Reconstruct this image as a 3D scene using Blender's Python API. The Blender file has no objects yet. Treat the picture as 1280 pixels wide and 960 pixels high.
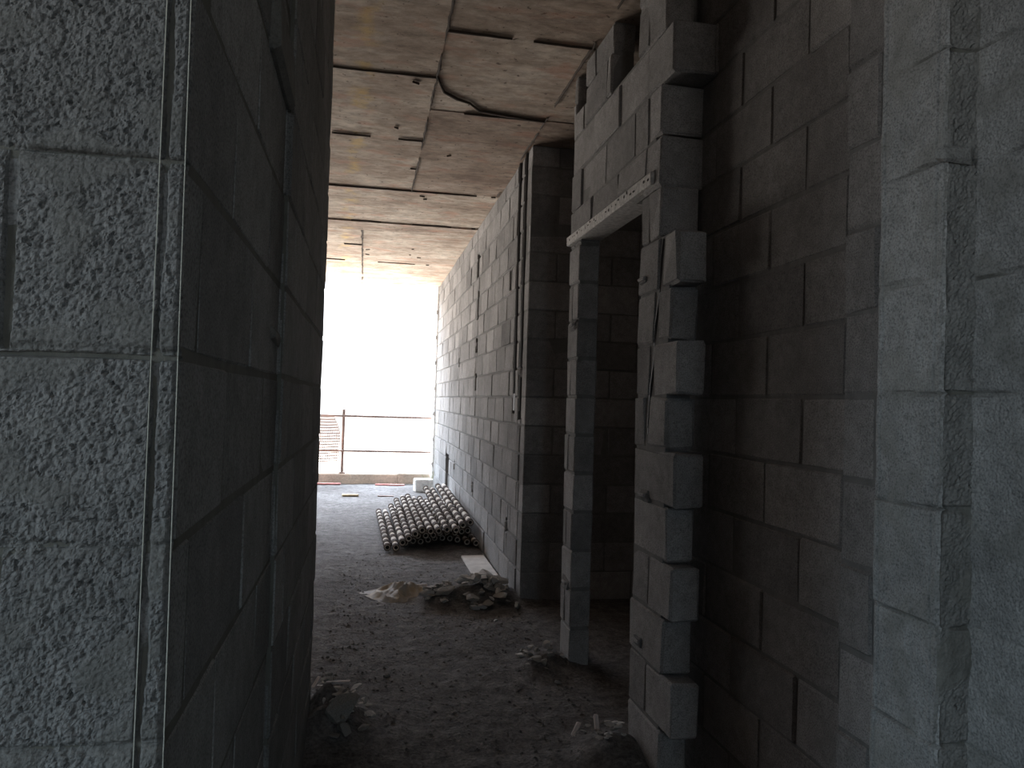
import bpy, math, random
from mathutils import Vector, Matrix, noise
R = random.Random(7)
S = bpy.context.scene
COL = S.collection
HC = 0.191          # height of one block course
BL = 0.382          # length of one block
CEIL = 3.0

# ------------------------------------------------------------------ materials
def new_mat(name):
    m = bpy.data.materials.new(name); m.use_nodes = True
    nt = m.node_tree; b = nt.nodes['Principled BSDF']
    b.inputs['Specular IOR Level'].default_value = 0.15
    b.inputs['Roughness'].default_value = 0.95
    return m, nt, b
def N(nt, t, **kw):
    n = nt.nodes.new(t)
    for k, v in kw.items():
        if k in n.inputs: n.inputs[k].default_value = v
        else: setattr(n, k, v)
    return n
def noise_tex(nt, co, scale, detail=4, rough=.55):
    n = N(nt, 'ShaderNodeTexNoise'); n.inputs['Scale'].default_value = scale
    n.inputs['Detail'].default_value = detail; n.inputs['Roughness'].default_value = rough
    nt.links.new(co, n.inputs['Vector']); return n.outputs['Fac']
def ramp(nt, fac, stops):
    r = N(nt, 'ShaderNodeValToRGB'); e = r.color_ramp.elements
    while len(e) < len(stops): e.new(.5)
    for i, (p, c) in enumerate(stops):
        e[i].position = p; e[i].color = (*c, 1) if len(c) == 3 else c
    nt.links.new(fac, r.inputs['Fac']); return r.outputs['Color']
def mix(nt, a, b, fac, mode='MIX'):
    m = N(nt, 'ShaderNodeMix', data_type='RGBA', blend_type=mode)
    for sock, v in ((m.inputs[0], fac), (m.inputs[6], a), (m.inputs[7], b)):
        if hasattr(v, 'links') or hasattr(v, 'is_linked'): nt.links.new(v, sock)
        elif isinstance(v, (int, float)): sock.default_value = v
        else: sock.default_value = (*v, 1)
    return m.outputs[2]
def math_n(nt, op, a, b=0.0):
    m = N(nt, 'ShaderNodeMath', operation=op)
    for i, v in enumerate((a, b)):
        if isinstance(v, (int, float)): m.inputs[i].default_value = v
        else: nt.links.new(v, m.inputs[i])
    return m.outputs[0]
def g(v): return (v, v, v)

def block_mat(name, base, mortar, bump=.5, bump_d=.004):
    m, nt, b = new_mat(name)
    co = N(nt, 'ShaderNodeTexCoord').outputs['Object']
    tone = N(nt, 'ShaderNodeAttribute', attribute_name='tone').outputs['Fac']
    mort = N(nt, 'ShaderNodeAttribute', attribute_name='mortar').outputs['Fac']
    big = noise_tex(nt, co, 3.0, 5)
    mid = noise_tex(nt, co, 30, 4)
    fine = noise_tex(nt, co, 260, 3, .6)
    c = ramp(nt, big, [(.3, tuple(x*.78 for x in base)), (.7, tuple(x*1.15 for x in base))])
    c = mix(nt, c, ramp(nt, mid, [(.3, g(.62)), (.7, g(1.18))]), .5, 'MULTIPLY')
    c = mix(nt, c, ramp(nt, fine, [(.36, g(.35)), (.48, g(1.0)), (.66, g(1.4))]), .6, 'MULTIPLY')
    c = mix(nt, c, ramp(nt, tone, [(0, g(.6)), (1, g(1.4))]), 1.0, 'MULTIPLY')
    mc = mix(nt, mortar, ramp(nt, mid, [(.3, g(.7)), (.7, g(1.1))]), .7, 'MULTIPLY')
    c = mix(nt, c, mc, mort)
    nt.links.new(c, b.inputs['Base Color'])
    h = math_n(nt, 'ADD', math_n(nt, 'MULTIPLY', fine, .6), math_n(nt, 'MULTIPLY', noise_tex(nt, co, 80, 5, .65), .9))
    bp = N(nt, 'ShaderNodeBump'); bp.inputs['Strength'].default_value = bump; bp.inputs['Distance'].default_value = bump_d
    nt.links.new(h, bp.inputs['Height']); nt.links.new(bp.outputs[0], b.inputs['Normal'])
    return m
M_BLOCK = block_mat('concrete_block', (.26, .25, .245), (.19, .185, .18))
M_ROUGH = block_mat('coarse_block', (.24, .24, .235), (.145, .142, .125), .5, .003)
M_WHITE = block_mat('white_plaster', (.75, .74, .72), (.7, .7, .7), .3)
M_KERB = block_mat('beige_render', (.62, .51, .42), (.6, .5, .42), .4)

def simple(name, col, rough=.9, nscale=40, var=.25, bump=.3, metal=0.0, col2=None, bump_d=.003):
    m, nt, b = new_mat(name)
    co = N(nt, 'ShaderNodeTexCoord').outputs['Object']
    f = noise_tex(nt, co, nscale, 5, .6)
    c2 = col2 or tuple(min(1, x*(1+var)) for x in col)
    c = ramp(nt, f, [(.32, tuple(x*(1-var) for x in col)), (.68, c2)])
    nt.links.new(c, b.inputs['Base Color'])
    b.inputs['Roughness'].default_value = rough; b.inputs['Metallic'].default_value = metal
    bp = N(nt, 'ShaderNodeBump'); bp.inputs['Strength'].default_value = bump; bp.inputs['Distance'].default_value = bump_d
    nt.links.new(noise_tex(nt, co, nscale*3, 5), bp.inputs['Height']); nt.links.new(bp.outputs[0], b.inputs['Normal'])
    return m
M_ROCK = simple('mortar_rubble', (.29, .275, .255), nscale=25, var=.3, bump=.7)
M_ROCKP = simple('pale_mortar_rubble', (.50, .48, .46), nscale=25, var=.25, bump=.6)
M_PIPE = simple('dusty_pipe', (.50, .45, .40), nscale=11, var=.45, bump=.3)
M_COLLAR = simple('dark_collar', (.075, .055, .045), nscale=30, var=.4, bump=.3)
M_BORE = simple('pipe_bore', (.02, .018, .017), var=.2)
M_STEEL = simple('rusted_steel', (.22, .16, .14), .7, 30, .3, .2)
M_RED = simple('faded_red_paint', (.50, .22, .20), .7, 15, .25, .1)
M_BOARD = simple('pale_board', (.55, .52, .49), .8, 12, .15, .15)
M_WOOD = simple('yellow_wood', (.5, .4, .26), .8, 20, .2, .2)
M_SHEET = simple('crumpled_sheet', (.50, .51, .53), .7, 7, .4, .4, col2=(.40, .31, .20))
M_NET = simple('debris_net', (.50, .36, .30), .9, 20, .3, .1)
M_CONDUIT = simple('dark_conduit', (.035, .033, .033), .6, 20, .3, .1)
M_STRING = simple('string', (.55, .55, .48), .9, 20, .1, .1)
M_WEED = simple('dry_weed', (.35, .33, .2), .9, 20, .2, .1)
M_LINTEL = simple('lintel_face', (.50, .48, .46), .8, 60, .3, .5)
M_PIT = simple('lintel_pit', (.05, .045, .04), .9, 30, .2, .2)
M_CHIP = simple('pale_chip', (.62, .55, .53), .7, 30, .15, .2)

def floor_mat():
    m, nt, b = new_mat('dusty_floor')
    co = N(nt, 'ShaderNodeTexCoord').outputs['Object']
    a = noise_tex(nt, co, 1.6, 6, .6); f = noise_tex(nt, co, 14, 6, .65); h = noise_tex(nt, co, 70, 5, .7)
    c = ramp(nt, a, [(.3, (.12, .11, .105)), (.7, (.195, .185, .18))])
    c = mix(nt, c, ramp(nt, f, [(.34, g(.45)), (.66, g(1.4))]), .75, 'MULTIPLY')
    c = mix(nt, c, ramp(nt, h, [(.36, g(.45)), (.62, g(1.35))]), .7, 'MULTIPLY')
    nt.links.new(c, b.inputs['Base Color'])
    hh = math_n(nt, 'ADD', math_n(nt, 'MULTIPLY', f, 1.2), math_n(nt, 'MULTIPLY', h, .5))
    bp = N(nt, 'ShaderNodeBump'); bp.inputs['Strength'].default_value = 1.0; bp.inputs['Distance'].default_value = .018
    nt.links.new(hh, bp.inputs['Height']); nt.links.new(bp.outputs[0], b.inputs['Normal'])
    return m
M_FLOOR = floor_mat()

def ceil_mat():
    m, nt, b = new_mat('cast_ceiling')
    co = N(nt, 'ShaderNodeTexCoord').outputs['Object']
    mp = N(nt, 'ShaderNodeMapping'); mp.inputs['Scale'].default_value = (1.0, 1.9, 1)   # board grain across the corridor
    nt.links.new(co, mp.inputs['Vector'])
    tone = N(nt, 'ShaderNodeAttribute', attribute_name='tone').outputs['Fac']
    seam = N(nt, 'ShaderNodeAttribute', attribute_name='mortar').outputs['Fac']
    a = noise_tex(nt, mp.outputs[0], 1.7, 8, .68); f = noise_tex(nt, mp.outputs[0], 9, 8, .72)
    c = ramp(nt, a, [(.34, (.27, .205, .16)), (.5, (.43, .36, .295)), (.66, (.58, .52, .45))])
    c = mix(nt, c, ramp(nt, f, [(.36, g(.5)), (.60, g(1.15))]), .75, 'MULTIPLY')
    # scattered dark pock marks and rust-red smears left by the formwork
    pk = noise_tex(nt, co, 26, 3, .5)
    c = mix(nt, c, (.10, .075, .06), ramp(nt, pk, [(.655, g(0)), (.70, g(.9))]))
    rd = noise_tex(nt, mp.outputs[0], 3.7, 4, .6)
    c = mix(nt, c, (.44, .24, .17), ramp(nt, rd, [(.54, g(0)), (.68, g(.55))]))
    # ochre stain running along the slab
    sx = N(nt, 'ShaderNodeSeparateXYZ'); nt.links.new(co, sx.inputs[0])
    d = math_n(nt, 'ABSOLUTE', math_n(nt, 'ADD', sx.outputs[0], math_n(nt, 'ADD', math_n(nt, 'MULTIPLY', sx.outputs[1], .045), -.11)))
    band = ramp(nt, math_n(nt, 'ADD', d, math_n(nt, 'MULTIPLY', noise_tex(nt, co, 7, 3), .18)), [(.10, g(1)), (.17, g(0))])
    c = mix(nt, c, (.62, .44, .16), math_n(nt, 'MULTIPLY', N_sep(nt, band), math_n(nt, 'MULTIPLY', N_sep(nt, ramp(nt, noise_tex(nt, co, 4.3, 4, .6), [(.48, g(0)), (.6, g(1))])), .6)))
    c = mix(nt, c, ramp(nt, tone, [(0, (.66, .58, .54)), (1, g(1.22))]), 1.0, 'MULTIPLY')
    c = mix(nt, c, (.07, .055, .045), seam)
    nt.links.new(c, b.inputs['Base Color'])
    bp = N(nt, 'ShaderNodeBump'); bp.inputs['Strength'].default_value = .35; bp.inputs['Distance'].default_value = .01
    nt.links.new(f, bp.inputs['Height']); nt.links.new(bp.outputs[0], b.inputs['Normal'])
    return m
def N_sep(nt, col):
    s = N(nt, 'ShaderNodeSeparateColor'); nt.links.new(col, s.inputs[0]); return s.outputs[0]
M_CEIL = ceil_mat()

# ------------------------------------------------------------------ mesh builder
class MB:
    def __init__(s): s.v = []; s.f = []; s.t = []; s.m = []; s.mi = []; s.ci = 0
    def add(s, vs, fs, tone=.5, mort=0.0):
        o = len(s.v); s.v += [tuple(p) for p in vs]
        s.f += [tuple(i+o for i in q) for q in fs]; s.mi += [s.ci]*len(fs)
        n = len(vs)
        s.t += tone if isinstance(tone, list) else [tone]*n
        s.m += mort if isinstance(mort, list) else [mort]*n
    def box(s, a, b, bev=0.0, tone=.5, mort=0.0, jit=0.0, mat=None):
        x0, y0, z0 = (min(a[i], b[i]) for i in range(3)); x1, y1, z1 = (max(a[i], b[i]) for i in range(3))
        lo, hi = (x0, y0, z0), (x1, y1, z1)
        if bev <= 0:
            vs = [(x, y, z) for x in (x0, x1) for y in (y0, y1) for z in (z0, z1)]
            fs = [(0, 1, 3, 2), (4, 6, 7, 5), (0, 4, 5, 1), (2, 3, 7, 6), (0, 2, 6, 4), (1, 5, 7, 3)]
        else:
            bev = min([bev] + [(hi[i]-lo[i])*.3 for i in range(3)])
            vs = []; idx = {}
            for cx in (0, 1):
                for cy in (0, 1):
                    for cz in (0, 1):
                        c = (cx, cy, cz)
                        for ax in range(3):
                            p = []
                            for i in range(3):
                                e = hi[i] if c[i] else lo[i]
                                if i != ax: e += -bev if c[i] else bev
                                p.append(e + R.uniform(-jit, jit))
                            idx[(c, ax)] = len(vs); vs.append(p)
            fs = []
            for ax in range(3):
                o = [i for i in range(3) if i != ax]
                for sd in (0, 1):
                    q = []
                    for u, w in ((0, 0), (1, 0), (1, 1), (0, 1)):
                        c = [0, 0, 0]; c[ax] = sd; c[o[0]] = u; c[o[1]] = w; q.append(idx[(tuple(c), ax)])
                    flip = (sd == 0) != (ax == 1)
                    fs.append(tuple(q[::-1]) if flip else tuple(q))
            for ax in range(3):            # edge strips along axis ax
                o = [i for i in range(3) if i != ax]
                for u in (0, 1):
                    for w in (0, 1):
                        c0 = [0, 0, 0]; c0[o[0]] = u; c0[o[1]] = w; c1 = list(c0); c1[ax] = 1
                        c0, c1 = tuple(c0), tuple(c1)
                        q = [idx[(c0, o[0])], idx[(c1, o[0])], idx[(c1, o[1])], idx[(c0, o[1])]]
                        fs.append(tuple(q))
            for c in {k[0] for k in idx}: fs.append((idx[(c, 0)], idx[(c, 1)], idx[(c, 2)]))
        if mat: vs = [mat @ Vector(p) for p in vs]
        s.add(vs, fs, tone, mort)
    def tube(s, p, q, r, n=10, r2=None, caps=True, tone=.5):
        p, q = Vector(p), Vector(q); d = (q-p).normalized()
        a = d.orthogonal().normalized(); b = d.cross(a); r2 = r if r2 is None else r2
        vs = [p + (a*math.cos(t)+b*math.sin(t))*r for t in [2*math.pi*i/n for i in range(n)]]
        vs += [q + (a*math.cos(t)+b*math.sin(t))*r2 for t in [2*math.pi*i/n for i in range(n)]]
        fs = [(i, (i+1) % n, n+(i+1) % n, n+i) for i in range(n)]
        if caps: fs += [tuple(range(n))[::-1], tuple(range(n, 2*n))]
        s.add(vs, fs, tone)
    def lathe(s, prof, n=14):             # closed ring profile [(y, r)] around the Y axis
        k = len(prof); vs = []
        for y, r in prof: vs += [(r*math.cos(2*math.pi*i/n), y, r*math.sin(2*math.pi*i/n)) for i in range(n)]
        fs = [(j*n+i, j*n+(i+1) % n, ((j+1) % k)*n+(i+1) % n, ((j+1) % k)*n+i) for j in range(k) for i in range(n)]
        s.add(vs, fs)
    def build(s, name, mats, parent=None, smooth=False, **tags):
        me = bpy.data.meshes.new(name); me.from_pydata(s.v, [], s.f)
        for mt in (mats if isinstance(mats, (list, tuple)) else [mats]): me.materials.append(mt)
        me.polygons.foreach_set('material_index', s.mi)
        if smooth: me.polygons.foreach_set('use_smooth', [True]*len(s.f))
        import bmesh
        bm = bmesh.new(); bm.from_mesh(me); bmesh.ops.recalc_face_normals(bm, faces=bm.faces); bm.to_mesh(me); bm.free()
        for nm, dat in (('tone', s.t), ('mortar', s.m)):
            me.attributes.new(nm, 'FLOAT', 'POINT').data.foreach_set('value', dat)
        o = bpy.data.objects.new(name, me); COL.objects.link(o)
        if parent: o.parent = parent
        tag(o, **tags); return o
def tag(o, label=None, cat=None, group=None, kind=None):
    if label: o['label'] = label
    if cat: o['category'] = cat
    if group: o['group'] = group
    if kind: o['kind'] = kind
def empty(name, loc, label, cat, group=None):
    o = bpy.data.objects.new(name, None); o.location = loc; o.empty_display_size = .05; COL.objects.link(o)
    tag(o, label, cat, group); return o

# ------------------------------------------------------------------ block walls
def subtract(rect, holes):
    out = [rect]
    for h in holes:
        nxt = []
        for (a, b, c, d) in out:
            ha, hb, hc, hd = h[:4]
            if hb <= a or ha >= b or hd <= c or hc >= d: nxt.append((a, b, c, d)); continue
            if ha > a: nxt.append((a, ha, c, d))
            if hb < b: nxt.append((hb, b, c, d))
            m0, m1 = max(a, ha), min(b, hb)
            if hc > c: nxt.append((m0, m1, c, hc))
            if hd < d: nxt.append((m0, m1, hd, d))
        out = nxt
    return [r for r in out if r[1]-r[0] > .012 and r[3]-r[2] > .012]
def block_wall(mb, ax, u0, u1, z0, z1, f0, f1, holes=(), phase=0.0, joint=.010, inset=.007, jit=.0022, offs=.003, shallow=(), perps=1.0):
    """Block courses filling u0..u1 (along X if ax==0, along Y if ax==1) and z0..z1; f0..f1 is the thickness range."""
    def put(r, a, b, **kw):
        if ax == 0: mb.box((r[0], a, r[2]), (r[1], b, r[3]), **kw)
        else: mb.box((a, r[0], r[2]), (b, r[1], r[3]), **kw)
    for r in subtract((u0, u1, z0, z1), list(holes)+list(shallow)):
        e = inset
        put((r[0]+(e if abs(r[0]-u0) < 1e-6 else 0), r[1]-(e if abs(r[1]-u1) < 1e-6 else 0), r[2], r[3]), f0+inset, f1-inset, tone=.4, mort=1.0)
    for (a, b, c, d, depth) in [(*s, .04) if len(s) == 4 else s for s in shallow]:   # chases: mortar floor of the recess
        put((a, b, c, d), f0+depth, f1-inset, tone=.3, mort=1.0)
    k0 = int(math.floor(z0/HC))
    for k in range(k0, int(math.ceil(z1/HC))):
        c, d = max(z0, k*HC), min(z1, (k+1)*HC)
        if d-c < .02: continue
        u = u0 - BL*(((k % 2)*.5 + phase) % 1)
        while u < u1:
            a, b = max(u, u0), min(u+BL*1.0, u1); u += BL
            if b-a < .02: continue
            t = min(1, max(0, R.gauss(.5, .17)))
            for r in subtract((a+joint/2*perps, b-joint/2*perps, c+joint/2, d-joint/2), [h[:4] for h in list(holes)+list(shallow)]):
                o = R.uniform(-offs, offs)
                put(r, f0+o, f1+o*.3, bev=.006, tone=t, jit=jit)

def relief(mb, ax, plane, sgn, u0, u1, z0, z1, step, hfun):
    """Height-field face of real relief: plane coordinate + sgn*h(u,z)."""
    nu = int(round((u1-u0)/step))+1; nz = int(round((z1-z0)/step))+1
    vs, ts, ms = [], [], []
    for j in range(nz):
        z = z0+(z1-z0)*j/(nz-1)
        for i in range(nu):
            u = u0+(u1-u0)*i/(nu-1)
            h, t, m = hfun(u, z); p = plane+sgn*h
            vs.append((u, p, z) if ax == 0 else (p, u, z)); ts.append(t); ms.append(m)
    fs = [(j*nu+i, j*nu+i+1, (j+1)*nu+i+1, (j+1)*nu+i) for j in range(nz-1) for i in range(nu-1)]
    mb.add(vs, fs, ts, ms)
def fbm(x, y, z, o=3):
    return noise.fractal(Vector((x, y, z)), .9, 2.1, o)
def sstep(a, b, x):
    t = min(1, max(0, (x-a)/(b-a))); return t*t*(3-2*t)
STR = dict(kind='structure')
def st(label, cat): return dict(label=label, cat=cat, kind='structure')

# --- left wall end, facing the camera: very coarse block with raked joints
XL = -.184
def h_left(x, z):
    k = math.floor(z/HC); zz = z-k*HC
    wob = .004*fbm(x*9, z*9, 3.1, 2)
    dj = min(zz, HC-zz) + wob
    open_j = .55+.6*noise.noise(Vector((x*11, k*5.3, 1.7)))           # some joints open, some smeared
    vj = abs(x-(-.2035-.004*((1.68-z)/.75)+.0016*noise.noise(Vector((5, z*14, 0))))) # thin edge joint near the corner
    vertical = 1-sstep(.0025, .0075, vj + .0045*(.5+.9*noise.noise(Vector((2, z*9, 7)))) + .0012*noise.noise(Vector((x*90, 3, z*90))))
    vx = -.341 if k % 2 == 1 else -.15
    v2 = 1-sstep(.002, .007, abs(x-vx)+wob*.4)
    ragged = noise.noise(Vector((x*75, 6.3, z*75)))
    jr = (1-sstep(.002, .0095, dj+.0035*ragged))*max(.38, min(.8, open_j+.1))*(.75+.5*ragged)
    n1 = noise.noise(Vector((x*210, k*3+.2, z*210))); n2 = noise.noise(Vector((x*110+9, 4, z*110))); n3 = noise.noise(Vector((x*38, 8, z*38)))
    smear = sstep(.05, .4, noise.noise(Vector((x*16, 2.2, z*22)))+.35*(1-sstep(0, .03, dj)))   # mortar smoothed over the pores
    d = noise.voronoi(Vector((x*170+n3, k*7.1, z*170+n2)))[0]; d2 = noise.voronoi(Vector((x*330+n2, k*3.3, z*330+n1)))[0]
    rough = (-.0017*min(1.2, d[0]*1.5)**2 - .0008*min(1.2, d2[0]*1.5)**2 + n1*.0006 + n2*.0011 + n3*.0018)
    pit = -.0034*sstep(.25, .5, n2*.55+n1*.55)*(1-.75*smear)
    h = rough*(1-.55*smear)+pit+.0012*smear - .011*max(jr, v2) - .009*vertical
    h -= .010*(1-sstep(.0008, .0032, abs(zz-(HC-.004 if k == 6 else .002)+wob*.8)))*(1 if k == 6 else sstep(-.1, .3, open_j-.5))   # open crack under the bed joint
    h -= .006*sstep(XL-.006, XL, x)                                # worn arris
    m = max(jr*.5, .35*smear)
    t = .30+.16*noise.noise(Vector((k*7.7, 1, 3+(0 if x < vx else 5)))) + .12*n3
    return h, min(1, max(0, t)), min(1, m)
mb = MB()
relief(mb, 0, .80, -1, -.40, XL, .88, 1.76, .0015, h_left)
block_wall(mb, 0, -2.5, -.40, 0, CEIL, .80, .98)
block_wall(mb, 0, -.40, XL, 0, .88, .80, .98)
block_wall(mb, 0, -.40, XL, 1.76, CEIL, .80, .98)
mb.box((-.40, .815, .88), (XL-.002, .98, 1.76), tone=.4, mort=1)
# corridor face of the same wall
block_wall(mb, 1, .806, 1.67, 0, CEIL, -.36, XL-.001, phase=.3, joint=.004, inset=.002, offs=.001)
block_wall(mb, 1, 1.67, 3.10, 0, CEIL, -.36, XL+.008, phase=.55, joint=.005, inset=.003, offs=.0015)
# lump of squeezed-out mortar on the face
mb.box((XL-.03, 1.36, 1.90), (XL+.014, 1.66, 2.02), bev=.012, tone=.35, mort=.6, jit=.006)
mb.box((XL-.03, 1.52, 1.40), (XL+.006, 1.66, 1.43), bev=.01, tone=.3, mort=.6, jit=.004)
mb.build('wall_left', [M_ROUGH], **st('coarse grey block wall at the left edge, its near end lit, its long side dark', 'wall'))

# --- left hall side, hidden behind that wall: closes the hall and the room the camera stands in
mb = MB()
block_wall(mb, 0, -3.5, -.36, 0, CEIL, 2.95, 3.10)
mb.build('wall_front', [M_BLOCK], **st('block wall closing the hall behind the left wall', 'wall'))
LW = [(9.0, 11.2, .15, 2.4)]
mb = MB(); block_wall(mb, 1, 3.1, 11.6, 0, CEIL, -3.65, -3.5, holes=LW)
mb.build('wall_left', [M_BLOCK], **st('block wall with open balcony doorways on the far left of the hall', 'wall'))
WN = (-1.12, -.10, .5, 2.65)
mb = MB(); block_wall(mb, 1, -2.6, .8, 0, CEIL, -2.65, -2.5, holes=[WN])
mb.build('wall_left', [M_BLOCK], **st('block wall with an unglazed window opening beside the camera', 'wall'))
mb = MB(); block_wall(mb, 0, -2.65, 1.3, 0, CEIL, -2.75, -2.6, holes=[(.05, .45, 1.0, 2.6)])  # unseen rear opening, added so daylight reaches the pier ends
mb.build('wall_rear', [M_BLOCK], **st('block wall behind the camera, with an added opening to light the pier', 'wall'))

# --- right wall beside the camera, pillar step and strip
def h_right(x_unused):
    def f(y, z):
        k = math.floor(z/HC); zz = z-k*HC
        dj = min(zz, HC-zz)+.004*fbm(y*12, z*12, 6.1, 2)
        crack = max(0, noise.noise(Vector((y*7, k*3.7, x_unused*20))))**1.0
        jr = (1-sstep(.001, .006, dj))*(.22+2.0*crack)
        n1 = noise.noise(Vector((y*180, 3, z*180))); n2 = noise.noise(Vector((y*60, 5+x_unused, z*60))); n3 = noise.noise(Vector((y*14, x_unused*9, z*14)))
        pit = -.004*sstep(.35, .6, n2*.5+n1*.55)
        smear = sstep(0, .35, n3)
        h = n1*.0012*(1-.6*smear)+n2*.0012+n3*.003+pit*(1-.7*smear)-.007*min(1, jr)
        t = .5+.3*noise.noise(Vector((k*5.1, x_unused*40, 2)))+.12*n3
        return h, min(1, max(0, t)), min(1, .35*smear+.4*min(1, jr))
    return f
XN, XP, XS, XD = .98, .92, 1.09, 1.18
mb = MB()
hp = h_right(.3)
def h_pill(y, z):
    h, t, m = hp(y, z)
    for yv in (1.105, 1.233): # tight perpends
        w = 1-sstep(.0006, .0022, abs(y-yv)); h -= .004*w
    k = math.floor(z/HC); h += .004*noise.noise(Vector((k*9.1, 2, 1)))
    return h-.004*sstep(1.244, 1.25, y)-.004*(1-sstep(1.085, 1.090, y)), t, m
relief(mb, 1, XP, -1, 1.085, 1.25, .35, 2.35, .0032, h_pill)
hn = h_right(.9)
relief(mb, 1, XN, -1, .50, 1.10, .35, 2.35, .004, hn)
hs = h_right(.5)
relief(mb, 0, 1.085, -1, XP, 1.02, .35, 2.35, .004, lambda x, z: (hs(x, z)[0]*1.8-.003*(1-sstep(XP, XP+.006, x)), hs(x, z)[1]*.75, min(1, .35+hs(x, z)[2])))
mb.box((XP+.012, 1.092, .35), (1.3, 1.246, 2.35), tone=.4, mort=1)
mb.box((XN+.012, .5, .35), (1.3, 1.12, 2.35), tone=.4, mort=1)
for z0, z1 in ((0, .35), (2.35, CEIL)):
    block_wall(mb, 1, 1.085, 1.25, z0, z1, XP, 1.3); block_wall(mb, 1, .5, 1.085, z0, z1, XN, 1.3)
block_wall(mb, 1, -2.6, .5, 0, CEIL, XN, 1.3)
# lump of mortar stuck on the arris
mb.box((XP-.012, 1.076, 1.715), (XP+.05, 1.096, 1.742), bev=.007, tone=.6, mort=.3, jit=.003)
mb.build('wall_right', [M_ROUGH], **st('pale lit block wall with a stepped corner at the right edge', 'wall'))
# recessed dark wall between the stepped corner and the toothed pier
mb = MB()
block_wall(mb, 1, 1.62, 2.80, 0, CEIL, XD, 1.32, phase=.24, joint=.007, inset=.005)
block_wall(mb, 1, 1.25, 1.60, 0, CEIL, XS, 1.32, phase=.4, joint=.007, inset=.005)
mb.build('wall_right', [M_BLOCK], **st('dark recessed block wall between the pale right corner and the toothed pier', 'wall'))

# --- doorway wall: toothed pier, jamb and the masonry above the door
T0, T1 = 1.02, 1.125
mb = MB()
ends = {0: 2.48, 1: 2.39, 2: 2.46, 3: 2.41, 4: 2.465, 5: 2.40, 6: 2.48, 7: 2.41, 8: 2.47, 9: 2.405, 10: 2.585, 11: 2.60, 12: 2.60, 13: 2.50}
ch_y = {6: 2.67, 7: 2.635, 8: 2.60, 9: 2.565}
for k, ye in ends.items():
    z0, z1 = k*HC+.004, (k+1)*HC-.004
    x1 = T1 if k < 10 else 1.20
    if k == 10: x1 = 1.17
    t = R.uniform(.5, .95)
    top = 2.79 if k < 11 else 2.85
    if k in ch_y:
        c = ch_y[k]; rot = Matrix.Translation((1.05, ye+.1, z0)) @ Matrix.Rotation(math.radians({9: -4, 7: 2}.get(k, 0)), 4, 'Z') @ Matrix.Translation((-1.05, -ye-.1, -z0))
        mb.box((T0, ye, z0), (x1, c-.018, z1), bev=.010, tone=t, jit=.006, mat=rot)
        mb.box((T0, c+.022, z0), (x1, 2.788, z1), bev=.006, tone=R.uniform(.3, .6), jit=.004)
        mb.box((T0+.055, c-.03, z0-.004), (x1-.01, c+.03, z1+.004), tone=.2, mort=1)
    elif k in (3, 1, 10):
        s = 2.62 if k != 10 else 2.70
        mb.box((T0+R.uniform(-.004, .004), ye, z0), (x1, s-.005, z1), bev=.008, tone=t, jit=.004)
        mb.box((T0+R.uniform(0, .006), s+.004, z0), (x1, 2.785, z1), bev=.007, tone=R.uniform(.2, .6), jit=.004)
    elif k < 11:
        mb.box((T0+R.uniform(-.004, .006), ye, z0), (x1, 2.79, z1), bev=.008, tone=t, jit=.004)
    else:
        s = 2.72+.05*(k % 2)
        mb.box((T0, ye, z0), (x1, s, z1), bev=.008, tone=t, jit=.004)
mb.box((T0+.006, 2.50, 0), (T1-.012, 2.783, 10*HC), tone=.35, mort=1)
mb.box((T0+.006, 2.66, 11*HC), (T1-.012, 2.86, CEIL), tone=.35, mort=1)
mb.box((T0, 2.58, 14*HC+.004), (T1, 2.85, CEIL), bev=.008, tone=.5, jit=.004)
# rough knocked-out socket notches with pale stubs of conduit
for y, z in ((2.735, 1.778), (2.70, .43), (2.68, .97)):
    mb.box((T0-.006, y-.05, z-.022), (T0+.03, y+.03, z+.024), bev=.01, tone=.05, mort=.2, jit=.006)
    mb.box((T0-.014, y-.03, z-.006), (T0+.03, y+.035, z+.008), bev=.004, tone=1.0, mort=0, jit=.002)
mb.build('wall_right', [M_BLOCK], **st('toothed block pier with staggered ends and a ragged vertical chase, right of the doorway', 'pier'))
mb = MB()
block_wall(mb, 1, 3.645, 3.835, 0, 2.125, T0, T1, phase=.2)
for y, z in ((3.73, 1.70), (3.74, .40)):
    mb.box((T0-.010, y-.06, z-.035), (T0+.03, y+.05, z+.03), bev=.012, tone=.1, mort=.2, jit=.007)
    mb.box((T0-.016, y-.03, z-.008), (T0+.03, y+.03, z+.008), bev=.005, tone=.9, jit=.002)
mb.build('wall_right', [M_BLOCK], **st('slim block jamb left of the dark doorway', 'jamb'))
mb = MB()
block_wall(mb, 1, 2.735, 3.835, 2.172, CEIL, T0, T1, holes=[(2.85, 3.20, 2.685, CEIL), (3.60, 3.785, 2.80, CEIL)], phase=.62, offs=.005, jit=.004)
mb.build('wall_right', [M_BLOCK], **st('block masonry above the doorway with two black gaps under the ceiling', 'wall'))
mb = MB()
mb.box((1.004, 2.655, 2.123), (1.135, 3.853, 2.170), bev=.004, jit=.0015)
mb.ci = 1
for i in range(26):
    y = 2.68+i*.046+R.uniform(-.012, .012); w = R.uniform(.006, .02); z = 2.15+R.uniform(-.012, .008)
    if R.random() < .75: mb.box((1.0025, y, z), (1.01, y+w, z+R.uniform(.006, .014)), bev=.002, jit=.001)
mb.build('lintel', [M_LINTEL, M_PIT], **st('pale pitted lintel slab over the dark doorway', 'lintel'))

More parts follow.
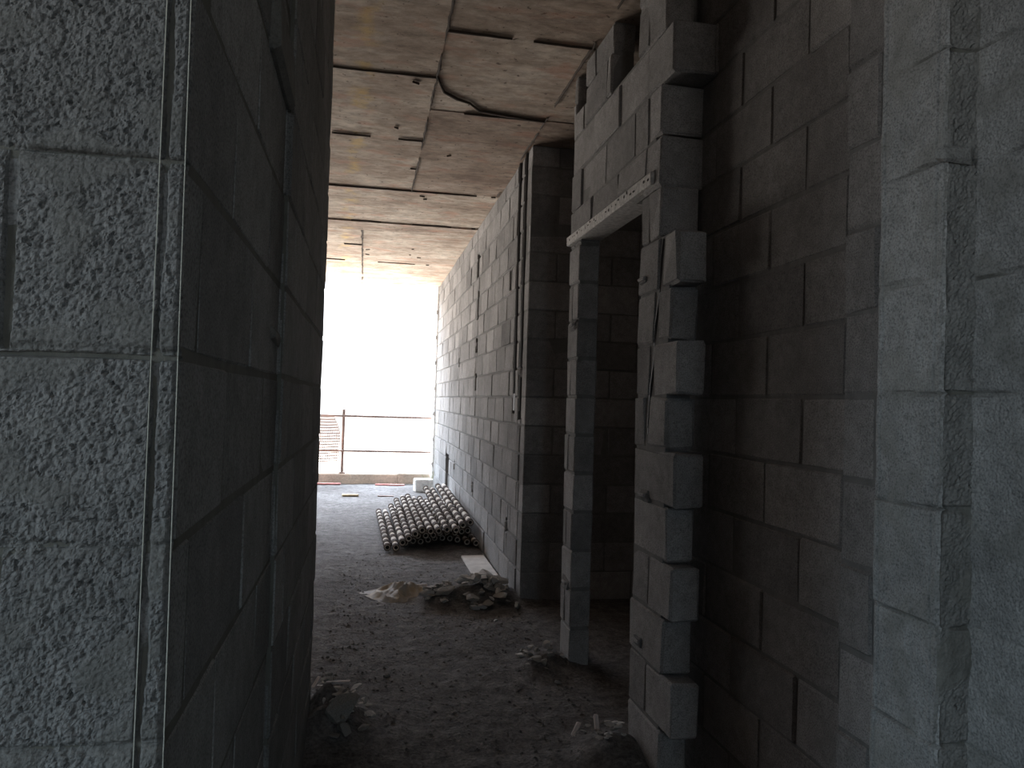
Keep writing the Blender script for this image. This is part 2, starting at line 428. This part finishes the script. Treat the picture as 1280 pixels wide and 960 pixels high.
# --- far right wall with chases and knocked-out boxes
shallow = [(5.03, 5.115, 1.18, CEIL, .06), (5.215, 5.325, 1.22, CEIL, .06),
           (7.18, 7.36, 2.50, 2.73, .05), (5.50, 5.58, 2.13, 2.28, .05), (7.15, 7.27, 2.08, 2.36, .02), (7.15, 7.27, 1.76, 1.90, .05), (7.17, 7.26, 1.40, 1.56, .02),
           (7.17, 7.28, .42, .52, .05), (5.38, 5.46, .36, .46, .05), (9.35, 9.72, .20, .62, .06), (8.7, 8.8, .50, .60, .04), (8.55, 8.65, 1.68, 1.78, .04)]
mb = MB()
block_wall(mb, 1, 5.025, 11.4, 0, CEIL, 1.02, 1.17, shallow=shallow, phase=.35, joint=.012, inset=.008)
for y, z in ((7.22, .475), (5.42, .41), (7.20, 1.83), (8.75, .55), (8.6, 1.73), (5.30, 1.60), (5.05, 1.50)):   # mortar dabs and box rims
    mb.box((1.01, y-.03, z-.03), (1.06, y+.015, z+.035), bev=.012, tone=.9, mort=.2, jit=.006)
mb.build('wall_right', [M_BLOCK], **st('long grey block wall running back to the bright balcony opening', 'wall'))
mb = MB()
block_wall(mb, 0, 1.021, 3.0, 0, CEIL, 4.88, 5.02, phase=.0, joint=.006, inset=.004)
mb.build('wall_front', [M_BLOCK], **st('shaded block wall inside the tall side opening before the doorway', 'wall'))
mb = MB()
block_wall(mb, 1, 1.25, 5.0, 0, CEIL, 3.0, 3.15)
mb.build('wall_right', [M_BLOCK], **st('unlit back wall of the side rooms', 'wall'))
mb = MB(); block_wall(mb, 0, 1.3, 3.15, 0, CEIL, 1.1, 1.25)
mb.build('wall_rear', [M_BLOCK], **st('unlit end wall of the side rooms', 'wall'))
mb = MB()
mb.box((.995, 11.40, 0), (1.22, 11.66, CEIL), bev=.01, tone=.8)
for i in range(7): mb.box((.985, 11.39, .3+i*.38), (1.0, 11.42, .36+i*.38), bev=.005, tone=.4, jit=.006)
mb.build('trim_1', [M_WHITE], **st('white rendered edge where the long block wall meets the balcony', 'trim'))

# --- ceiling: cast panels with seams, steps and a crack
mb = MB()
def panel(x0, x1, y0, y1, tone, dz): mb.box((x0, y0, CEIL+dz), (x1, y1, CEIL+.22), tone=tone)
XS1 = .307
panel(-3.65, XS1, 2.0, 3.99, .45, 0); panel(XS1, 3.2, 2.0, 3.46, .40, .001)
panel(-3.65, XS1, 3.99, 6.27, .62, .004); panel(XS1, 3.2, 3.46, 4.45, .50, .005)
panel(XS1, 3.2, 4.45, 6.22, .12, .001)
panel(-3.65, 3.2, 6.22, 7.43, .72, .002); panel(-3.65, 3.2, 7.43, 7.78, .55, -.012)
panel(-3.65, -.10, 7.78, 11.62, .85, .003); panel(-.10, 3.2, 7.78, 11.62, .80, 0)
panel(-2.75, 3.2, -2.75, 2.0, .5, 0)
def seam(pts, w, wild=.5, gap=.25):
    P = []
    for (x0, y0), (x1, y1) in zip(pts, pts[1:]):
        n = max(2, int(math.hypot(x1-x0, y1-y0)/.02))
        P += [(x0+(x1-x0)*i/n, y0+(y1-y0)*i/n) for i in range(n)]
    P.append(pts[-1])
    run = []
    def flush():
        if len(run) > 2:
            vs, ts = [], []
            for i, (x, y, ww) in enumerate(run):
                a = run[max(0, i-1)]; b = run[min(len(run)-1, i+1)]
                d = Vector((b[0]-a[0], b[1]-a[1], 0)).normalized(); nn = Vector((-d.y, d.x, 0))
                for s_, z in ((-1, .006), (-.4, -.005), (.4, -.005), (1, .006)):
                    vs.append((x+nn.x*ww*s_, y+nn.y*ww*s_, CEIL+z-.004))
            fs = [(4*i+j, 4*i+j+1, 4*i+5+j, 4*i+4+j) for i in range(len(run)-1) for j in range(3)]
            mb.add(vs, fs, .2, 1.0)
        run.clear()
    sd = R.uniform(0, 50)
    for x, y in P:
        v = noise.noise(Vector((x*4+sd, y*4, sd)))
        ww = w*(1+wild*v*2)
        if v < -gap or ww < .0012: flush(); continue
        o = .006*noise.noise(Vector((x*13, y*13, sd)))
        run.append((x+o, y+o, ww))
    flush()
seam([(XS1, 2.2), (XS1, 4.45)], .005, .9, .4); seam([(XS1, 4.45), (XS1, 6.25)], .005)
seam([(-3.4, 4.0), (XS1, 3.985)], .005, .8, .6); seam([(XS1, 3.46), (1.02, 3.465)], .005, 1.0, .4)
seam([(XS1, 3.97), (.36, 4.16), (.44, 4.24), (.52, 4.28), (.59, 4.38), (.72, 4.41), (1.0, 4.45)], .0075, 1.0, .5)
seam([(XS1, 4.45), (1.0, 4.44)], .004); seam([(-3.4, 4.95), (XS1, 5.0)], .003, .8, .05)
seam([(-3.4, 6.28), (1.0, 6.22)], .008, .9, .42); seam([(-3.4, 7.43), (1.0, 7.43)], .014, 1.5, .0); seam([(-3.4, 7.80), (1.0, 7.80)], .006, .9, .3)
seam([(-.10, 7.78), (-.12, 11.5)], .009, .6, .4); seam([(-.3, 8.6), (-.1, 8.6)], .010, .5, .6)
seam([(1.0, 3.0), (1.005, 6.2)], .005, .9, .1); seam([(-3.4, 9.6), (1.0, 9.62)], .006, .9, .1)
for _ in range(26):                                      # honeycomb pits and stuck fins
    x, y = R.uniform(-.5, 1.0), R.uniform(2.4, 9.5); w = R.uniform(.004, .014)
    seam([(x, y), (x+R.uniform(.02, .05), y+R.uniform(-.03, .03))], w*.22, 1.0, .3)
mb.build('ceiling', [M_CEIL], **st('stained cast concrete ceiling with formwork seams and a crack', 'ceiling'))

# --- floor: uneven dusty slab
MOUNDS = [(.80, 4.98, .22, .20, .10), (.52, 4.93, .18, .14, .06), (.30, 5.12, .12, .12, .025), (-.12, 3.10, .13, .20, .14), (.93, 3.70, .13, .14, .06), (.97, 2.72, .12, .15, .07), (.86, 2.66, .2, .12, .03)]
def fz(x, y):
    z = .012*noise.noise(Vector((x*2.2, y*2.2, 1)))+.007*noise.noise(Vector((x*7, y*7, 2)))
    near = 1-sstep(4.5, 7, y)
    z += near*.007*noise.noise(Vector((x*19, y*19, 3)))
    for mx, my, sx, sy, h in MOUNDS:
        e = ((x-mx)/sx)**2+((y-my)/sy)**2
        if e < 9: z += h*math.exp(-e)*(1+.35*noise.noise(Vector((x*14, y*14, 5))))
    return z
mb = MB()
xs = [-3.65, -2.5, -1.5, -.9]+[-.6+.025*i for i in range(73)]+[1.4, 2, 3.15]
ys = [-2.75, -1, 0, .8, 1.4]+[1.6+.03*i for i in range(200)]+[7.7+.1*i for i in range(43)]
vs = [(x, y, fz(x, y)) for y in ys for x in xs]; nx = len(xs)
mb.add(vs, [(j*nx+i, j*nx+i+1, (j+1)*nx+i+1, (j+1)*nx+i) for j in range(len(ys)-1) for i in range(nx-1)])
mb.box((-3.65, -2.75, -.25), (3.15, 12.0, -.06))
mb.build('floor', [M_FLOOR], smooth=True, **st('dusty dirt-covered concrete floor', 'floor'))
yend = ys[-1]

# ------------------------------------------------------------------ balcony
mb = MB()
mb.box((-3.65, 11.70, -.1), (.50, 11.86, .145), bev=.012, tone=.5, jit=.004)
mb.box((.50, 11.70, -.1), (1.22, 11.86, .165), bev=.012, tone=.5, jit=.004)
mb.build('trim_2', [M_KERB], **st('low beige kerb along the balcony edge under the railing', 'kerb'))
rail = empty('balcony_railing', (-.327, 11.78, .145), 'thin steel tube railing on the beige balcony kerb', 'railing')
def rel(p): return (p[0]+.327, p[1]-11.78, p[2]-.145)
for x in (-.327, -2.0, -3.3):
    mb = MB(); mb.tube(rel((x, 11.78, .15)), rel((x, 11.78, 1.11)), .024, 12)
    mb.box(rel((x-.05, 11.73, .145)), rel((x+.05, 11.83, .165)), bev=.006)
    mb.build('post', M_STEEL, rail)
for z in (1.012, .486):
    mb = MB(); mb.tube(rel((-3.45, 11.75, z)), rel((1.03, 11.75, z)), .017, 10); mb.build('handrail' if z > 1 else 'midrail', M_STEEL, rail)
# torn debris netting tied to the rails
mb = MB(); net_x = lambda z: -.42 + .09*math.sin((1.0-z)*3.2)
nz, nx_ = 16, 22
def netp(u, v):
    z = 1.0-.66*v - (1-u)*.06*v
    x0 = -1.5; x1 = -.47+.10*math.sin(min(1, v*1.5)*2.2)
    x = x0+(x1-x0)*u
    return Vector((x, 11.685+.02*math.sin(u*19+v*4)+.014*noise.noise(Vector((x*9, z*9, 0))), z+.008*noise.noise(Vector((x*6, 3, z*6)))))
for i in range(nx_*2+1):
    for j in range(nz):
        mb.tube(netp(i/(nx_*2), j/nz), netp(i/(nx_*2), (j+1)/nz), .0095, 4, caps=False)
for j in range(nz+1):
    for i in range(nx_):
        mb.tube(netp(i/nx_, j/nz), netp((i+1)/nx_, j/nz), .011, 4, caps=False)
mb.build('debris_net', M_NET, label='torn brown debris netting hung on the left of the balcony railing', cat='netting')

def plank(name, mat, x0, x1, y, w, h, rot, label, cat, group=None):
    cx = (x0+x1)/2; l = (x1-x0); mb = MB()
    mb.box((-l/2, -w/2, 0), (l/2, w/2, h), bev=.004, jit=.002)
    o = mb.build(name, mat, label=label, cat=cat, group=group)
    zz = max(fz(cx+dx*l*.45, y+dy*w*.4) for dx in (-1, -.5, 0, .5, 1) for dy in (-1, 0, 1))
    o.location = (cx, y, zz-.002); o.rotation_euler.z = rot; return o
plank('batten', M_RED, -1.0, -.33, 11.50, .06, .022, .01, 'red painted batten on the floor by the kerb, at the left', 'batten', 'red battens by the kerb')
plank('batten', M_RED, .17, .60, 11.50, .06, .022, -.005, 'red painted batten on the floor by the kerb, short one at the right', 'batten', 'red battens by the kerb')
plank('wood_offcut', M_WOOD, -.27, -.06, 10.2, .10, .025, .1, 'yellowish wood offcut lying on the bright floor below the railing post', 'wood')
plank('wood_offcut', M_STEEL, .19, .40, 10.25, .05, .015, -.06, 'thin dark strip lying on the bright floor to the right of the yellowish offcut', 'wood')
mb = MB(); mb.box((-.13, -.09, 0), (.13, .09, .18), bev=.012, jit=.004, tone=.9)
o = mb.build('concrete_block', M_WHITE, label='whitish concrete block on the floor behind the pipe pile', cat='block')
o.location = (.83, 10.75, fz(.83, 10.75)); o.rotation_euler.z = .08
mb = MB()
for i in range(22):
    a = R.uniform(0, 6.28); l = R.uniform(.10, .26); d = R.uniform(.03, .12)
    p = Vector((R.uniform(-.04, .04), R.uniform(-.02, .02), 0)); q = p+Vector((math.cos(a)*d, math.sin(a)*d*.6, l))
    m_ = (p+q)/2+Vector((0, 0, .03)); mb.tube(p, m_, .004, 5); mb.tube(m_, q, .004, 5, r2=.001)
o = mb.build('dry_weed', M_WEED, label='tuft of dry weed at the foot of the white wall edge, behind the pipes', cat='plant')
o.location = (.93, 11.2, fz(.93, 11.2)-.005)

# ------------------------------------------------------------------ pile of collared pipes
PL = 2.05; RC = .0318
def make_pipe(seed):
    r = random.Random(seed); root = empty('collared_pipe', (0, 0, 0), '', 'pipe')
    mb = MB(); mb.lathe([(0, .0245), (PL, .0245), (PL, .017), (0, .017)], 14); mb.build('tube', M_PIPE, root, smooth=False)
    mb = MB(); mb.tube((0, .02, 0), (0, .03, 0), .0172, 12); mb.build('bore', M_BORE, root)
    y = .0; i = 0
    while y < PL-.05:
        w = .06 if i == 0 else r.uniform(.075, .11)
        y1 = min(y+w, PL)
        mb = MB(); mb.lathe([(y, .0245), (y+.004, (RC-.001)), (y+w*.4, RC), (y+w*.45, .029), (y+w*.55, .029), (y+w*.6, RC), (y1-.004, (RC-.001)), (y1, .0245)], 14)
        mb.build('collar', M_COLLAR, root); y += w+r.uniform(.065, .15); i += 1
    return root
protos = [make_pipe(s) for s in (3, 11, 23, 31, 47)]
proto_kids = [list(p.children) for p in protos]
used = set()
GP = 'collared pipes piled against the long block wall'
def put_pipe(i, f, b, label):
    if i not in used: r = protos[i]; used.add(i)
    else:
        r = protos[i].copy(); COL.objects.link(r)
        for c in proto_kids[i]:
            d = c.copy(); COL.objects.link(d); d.parent = r
    f, b = Vector(f), Vector(b); d = (b-f).normalized()
    r.location = f; r.rotation_mode = 'QUATERNION'
    from mathutils import Quaternion
    r.rotation_quaternion = Vector((0, 1, 0)).rotation_difference(d) @ Quaternion((0, 1, 0), R.uniform(0, 6.28))
    r['label'] = label; r['category'] = 'pipe'; r['group'] = GP
top = [((.216, .035), (.173, .040)), ((.287, .035), (.244, .040)), ((.345, .062), (.305, .095)), ((.395, .100), (.365, .155)), ((.45, .135), (.43, .185)),
       ((.51, .160), (.49, .195)), ((.580, .160), (.555, .175)), ((.650, .160), (.62, .180)), ((.725, .165), (.69, .285)), ((.80, .168), (.762, .275)),
       ((.872, .190), (.832, .305)), ((.945, .205), (.905, .300))]
nm = ['leftmost pipe of the pile, lying on the floor', 'second pipe from the left of the pile, lying on the floor', 'third pipe from the left along the sloping top of the pile',
      'fourth pipe from the left along the sloping top of the pile', 'fifth pipe from the left along the top of the pile', 'sixth pipe from the left along the top of the pile',
      'seventh pipe from the left along the top of the pile', 'eighth pipe from the left along the top of the pile', 'fourth pipe from the block wall along the top of the pile',
      'third pipe from the block wall along the top of the pile', 'second pipe from the block wall along the top of the pile', 'topmost pipe of the pile, leaning along the block wall']
for i, ((fx, fzz), (bx, bz)) in enumerate(top):
    dy = [0, .0, .05, .08, .1, .12, .10, .06, .12, .08, .18, .28][i]+R.uniform(-.03, .03)
    put_pipe(i % 5, (fx, 6.47+dy, fzz+.012), (bx, 8.52+dy, bz+.012), 'dark-collared grey pipe, '+nm[i])
k = 0
for row, (z, zb, x0, n) in enumerate([(.046, .050, .375, 10), (.112, .120, .475, 8), (.115, .215, .735, 3)]):
    for j in range(n):
        x = x0+.0675*j; k += 1
        if row == 2: dy, x = .25+R.uniform(0, .25), x
        else: dy = R.uniform(.10, .42)
        zf = z+R.uniform(-.003, .003) if row < 2 else .178
        if row == 2: continue
        put_pipe(k % 5, (x+.01*R.random(), 6.5+dy, zf), (x-.025, 8.5+dy, zb), 'dark-collared grey pipe in the lower layers of the pile' if row == 0 else 'dark-collared grey pipe in the middle layer of the pile')

# ------------------------------------------------------------------ board, sheet
plank('board', M_BOARD, .815, 1.005, 5.93, .72, .018, .0, 'pale board lying flat on the floor along the block wall', 'board')
mb = MB(); n = 46; vs = []
for j in range(n+1):
    for i in range(n+1):
        u, v = i/n-.5, j/n-.5
        r_ = min(1, 2*math.hypot(u, v)); x = u*.42; y = v*.46
        rid = 1-abs(noise.noise(Vector((u*4.5+3, v*4.5, 1.3)))*2)
        z = (1-r_**1.6)*.085*(.55+.6*rid)+.016*noise.noise(Vector((u*14, v*14, 4)))*(1-r_)
        vs.append((x+.012*noise.noise(Vector((u*6, v*6, 8))), y, max(0, z)))
mb.add(vs, [(j*(n+1)+i, j*(n+1)+i+1, (j+1)*(n+1)+i+1, (j+1)*(n+1)+i) for j in range(n) for i in range(n)])
o = mb.build('crumpled_sheet', M_SHEET, label='crumpled grey and brown sheet on the floor, left end of the rubble row', cat='sheet')
o.location = (.28, 5.10, fz(.28, 5.10)-.012); o.rotation_euler = (0, 0, .5)

# ------------------------------------------------------------------ rubble
import bmesh
def rock_mesh(seed, flat):
    bm = bmesh.new(); bmesh.ops.create_icosphere(bm, subdivisions=3, radius=1)
    r = random.Random(seed); planes = [(Vector((r.gauss(0, 1), r.gauss(0, 1), r.gauss(0, 1))).normalized(), r.uniform(.32, .72)) for _ in range(13)]
    for v in bm.verts:
        p = v.co
        for nn, d in planes:
            e = p.dot(nn)-d
            if e > 0: p = p-nn*e
        p = p*(1+.10*noise.noise(p*2.3+Vector((seed, 0, 0)))+.04*noise.noise(p*6))
        v.co = Vector((p.x, p.y*.8, p.z*flat))
    me = bpy.data.meshes.new('rubble'); bm.to_mesh(me); bm.free(); return me
variants = []
for s in range(12):
    for mt in (M_ROCK, M_ROCKP):
        me = rock_mesh(s*3+1, [.6, .28, .45, .35, .75, .22][s % 6]); me.materials.append(mt); variants.append(me)
ROCKS = []
def rock(x, y, size, label, group, pale=None, lift=0.0, var=None):
    ROCKS.append((x, y, size))
    pl = R.random() < .45 if pale is None else pale
    me = variants[2*(R.randrange(12) if var is None else var)+(1 if pl else 0)]
    o = bpy.data.objects.new('mortar_chunk', me); COL.objects.link(o)
    o.scale = (size*R.uniform(.8, 1.25),)*1+(size*R.uniform(.8, 1.2), size*R.uniform(.8, 1.1))
    o.rotation_euler = (R.uniform(-.3, .3), R.uniform(-.3, .3), R.uniform(0, 6.28))
    o.location = (x, y, fz(x, y)+size*.22+lift)
    tag(o, label, 'rubble', group)
def heap(n, mx, my, sx, sy, s0, s1, label, group, xr=(-9, 9), pale=None, lift=0):
    c = 0
    while c < n:
        x, y = R.gauss(mx, sx), R.gauss(my, sy)
        s = s0*(s1/s0)**(R.random()**1.6)
        if not (xr[0]+s < x < xr[1]-s): continue
        rock(x, y, s, label, group, pale, lift*R.random()); c += 1
heap(85, .78, 4.97, .14, .15, .022, .085, 'chunk of broken mortar in the rubble row below the pale board by the wall corner', 'rubble below the pale board', (.55, .99), lift=.04)
heap(48, .52, 4.95, .09, .10, .02, .07, 'chunk of broken mortar in the middle of the rubble row, right of the crumpled sheet', 'rubble right of the crumpled sheet', (.33, .62), lift=.02)
heap(34, -.06, 3.12, .07, .13, .016, .045, 'chunk of broken mortar in the heap at the foot of the left wall end', 'rubble at the left wall', (-.17, .12), lift=.04)
heap(22, .89, 3.72, .07, .09, .016, .045, 'chunk of broken mortar at the foot of the slim jamb left of the doorway', 'rubble at the jamb', (.70, 1.01), lift=.02)
heap(26, .93, 2.74, .06, .10, .015, .038, 'chunk of broken mortar in the dark heap at the foot of the toothed pier', 'rubble at the pier foot', (.74, 1.01), lift=.04)
rock(.975, 4.72, .045, 'pale mortar lump at the foot of the wall corner, ending the rubble row', None, True)
rock(.76, 4.70, .06, 'long pale slab of mortar at the front of the rubble row', None, True, 0, 3)
rock(-.05, 3.0, .11, 'large dark lump at the front of the heap by the left wall', None, False, 0, 4)
rock(.80, 3.78, .045, 'pale lump of mortar standing out left of the jamb foot', None, True)
rock(.135, 3.62, .025, 'small dark stone alone in the middle of the near floor', None, False)
for (x, y, l, rz, ry, lab) in ((-.145, 3.33, .07, .15, .1, 'pinkish splinter on top of the heap at the left wall'), (-.16, 3.2, .06, 1.1, -.5, 'short white splinter below the pinkish one in the left heap'),
                              (-.075, 3.14, .10, .12, .05, 'thin white bent splinter across the middle of the left heap'), (.83, 2.83, .07, .9, -.45, 'pale splinter leaning in the heap at the pier foot'),
                              (.90, 2.80, .06, 1.5, -.8, 'tilted pale splinter nearest the pier in its foot heap'), (.40, 5.16, .09, .2, 0, 'pale flat splinter behind the middle of the rubble row')):
    mb = MB(); mb.box((-l/2, -.008, -.006), (l/2, .008, .006), bev=.003, jit=.003)
    o = mb.build('splinter', M_CHIP, label=lab, cat='debris'); o.location = (x, y, fz(x, y)+.035+.4*l*abs(math.sin(ry))); o.rotation_euler = (0, ry, rz)
# loose gravel and crumbs nobody could count
mb = MB()
for _ in range(4200):
    y = 1.9+R.random()**1.3*4.6; x = R.uniform(-.2, 1.0)
    if R.random() < .35: x = R.choice((R.gauss(.85, .15), R.gauss(-.05, .12)))
    if not -.17 < x < 1.0 or (abs(x-.91) < .13 and abs(y-5.93) < .4) or math.hypot(x-.28, y-5.1) < .24: continue
    s = .002*(4.5**(R.random()**2.4)); z = fz(x, y)
    if any(math.hypot(x-rx, y-ry) < rs*1.3+.012 for rx, ry, rs in ROCKS): continue
    a = R.uniform(0, 6.28); vs = []
    for (px, py, pz) in ((1, 0, 0), (0, 1, 0), (-1, 0, 0), (0, -1, 0), (0, 0, 1), (0, 0, -1)):
        q = R.uniform(.6, 1.2)*s; vs.append((x+(px*math.cos(a)-py*math.sin(a))*q*1.3, y+(px*math.sin(a)+py*math.cos(a))*q, z+pz*q*.7+s*.2))
    mb.add(vs, [(0, 1, 4), (1, 2, 4), (2, 3, 4), (3, 0, 4), (1, 0, 5), (2, 1, 5), (3, 2, 5), (0, 3, 5)])
mb.build('gravel', M_FLOOR, label='loose gravel and mortar crumbs scattered over the near floor', cat='gravel', kind='stuff')

# ------------------------------------------------------------------ conduits in the wall chases, plus an added dark pipe in the pier
for (y0, y1, zb, lab) in ((5.05, 5.045, 1.24, 'dark conduit in the right-hand chase of the long block wall'), (5.26, 5.27, 1.36, 'dark conduit in the left-hand chase of the long block wall')):
    root = empty('conduit', (1.035, y0, zb), lab, 'conduit', 'conduits in the wall chases')
    mb = MB(); mb.tube((0, 0, 0), (0, y1-y0, CEIL-zb-.004), .024, 10); mb.build('pipe', M_CONDUIT, root)
    if zb > 1.3:
        mb = MB(); mb.box((-.014, -.045, -.13), (.025, .045, .05), bev=.012, jit=.004); mb.build('junction_box', M_CONDUIT, root)
    else:
        mb = MB(); mb.box((-.008, -.018, .27), (.02, .022, .33), bev=.006, jit=.002); mb.build('clip', M_CHIP, root)

root = empty('conduit', (1.037, 2.67, 1.22), 'added dark pipe standing in for shade down the ragged chase of the toothed pier', 'conduit')  # made-up pipe: its dark colour stands in for shade inside the groove
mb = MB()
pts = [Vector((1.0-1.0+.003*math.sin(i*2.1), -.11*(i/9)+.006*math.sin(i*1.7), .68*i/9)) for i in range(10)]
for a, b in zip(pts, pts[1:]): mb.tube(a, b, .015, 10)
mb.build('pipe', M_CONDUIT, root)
mb = MB(); mb.box((-.012, -.018, -.03), (.016, .02, .05), bev=.008, jit=.004); mb.build('shade_fill_end', M_CONDUIT, root)

# ------------------------------------------------------------------ mason's lines at the near left corner
for (x0, x1, y, lab) in ((-.2035, -.2055, .782, 'thin vertical string hanging in front of the near left block, beside the joint'), (-.1835, -.1805, .789, 'thin pale vertical string along the corner edge of the near left block')):
    mb = MB(); a = Vector((x0+(x0-x1)*1.6, y, CEIL)); b = Vector((x1, y, .94)); c = Vector((x1-(x0-x1)*1.1, y, .012))
    mb.tube(a, b, .00055, 6); mb.tube(b, c, .00055, 6); mb.build('string_line', M_STRING, label=lab, cat='string', group="strings at the left corner")

# ------------------------------------------------------------------ daylight
w = bpy.data.worlds.new('hazy_sky'); S.world = w; w.use_nodes = True; nt = w.node_tree
bg = nt.nodes['Background']
co = N(nt, 'ShaderNodeTexCoord').outputs['Generated']
sx = N(nt, 'ShaderNodeSeparateXYZ'); nt.links.new(co, sx.inputs[0])
up = ramp(nt, math_n(nt, 'ADD', math_n(nt, 'MULTIPLY', sx.outputs[2], .5), .5),
          [(0, (.9, .81, .72)), (.38, (.95, .86, .77)), (.465, (.44, .50, .54)), (.54, (.66, .83, .95)), (.62, (.66, .85, 1.0)), (1, (.58, .77, .91))])
north = ramp(nt, math_n(nt, 'ADD', math_n(nt, 'MULTIPLY', sx.outputs[2], .5), .5),
          [(0, (1.6, 1.45, 1.28)), (.43, (2.05, 1.88, 1.68)), (.475, (.32, .32, .32)), (.54, (.32, .33, .34)), (.64, (.50, .56, .66)), (.75, (3.3, 3.7, 4.35)), (.95, (3.3, 3.7, 4.35)), (1, (1.8, 2.1, 2.6))])
fac = ramp(nt, sx.outputs[1], [(.25, g(0)), (.75, g(1))])      # the hazy sun stands beyond the balcony
nt.links.new(mix(nt, up, north, fac), bg.inputs['Color']); bg.inputs['Strength'].default_value = 8.0
def portal(name, loc, rot, sxx, syy):
    l = bpy.data.lights.new(name, 'AREA'); l.shape = 'RECTANGLE'; l.size = sxx; l.size_y = syy
    l.cycles.is_portal = True
    o = bpy.data.objects.new(name, l); o.location = loc; o.rotation_euler = rot; COL.objects.link(o)
HP = math.pi/2
portal('sky_portal_balcony', (-1.25, 11.64, 1.5), (-HP, 0, 0), 4.5, 3.0)
portal('sky_portal_hall', (-3.66, 10.1, 1.28), (0, -HP, 0), 2.27, 2.22)
portal('sky_portal_window', (-2.66, -.61, 1.575), (0, -HP, 0), 2.17, 1.04)

portal('sky_portal_added_rear', (.25, -2.76, 1.8), (HP, 0, 0), .42, 1.62)  # sky portal over the added rear opening

# ------------------------------------------------------------------ camera
F, yaw, pit, rol = 950.0, math.radians(10.8), math.radians(1.35), math.radians(1.75)
f = Vector((math.sin(yaw)*math.cos(pit), math.cos(yaw)*math.cos(pit), math.sin(pit)))
r0 = Vector((math.cos(yaw), -math.sin(yaw), 0)); u0 = r0.cross(f)
r = r0*math.cos(rol)+u0*math.sin(rol); u = r.cross(f)
cam = bpy.data.cameras.new('camera'); co_ = bpy.data.objects.new('camera', cam); COL.objects.link(co_)
cam.sensor_width = 36; cam.lens = F/1280*36; cam.clip_start = .02
mw = Matrix((r, u, -f)).transposed().to_4x4(); mw.translation = (0, 0, 1.3); co_.matrix_world = mw
S.camera = co_
S.view_settings.view_transform = 'Standard'; S.view_settings.look = 'None'
S.view_settings.gamma = 1; S.view_settings.use_curve_mapping = False
S.view_settings.exposure = 0.0
S.cycles.use_denoising = True
S.cycles.max_bounces = 10; S.cycles.diffuse_bounces = 8; S.cycles.sample_clamp_indirect = 6
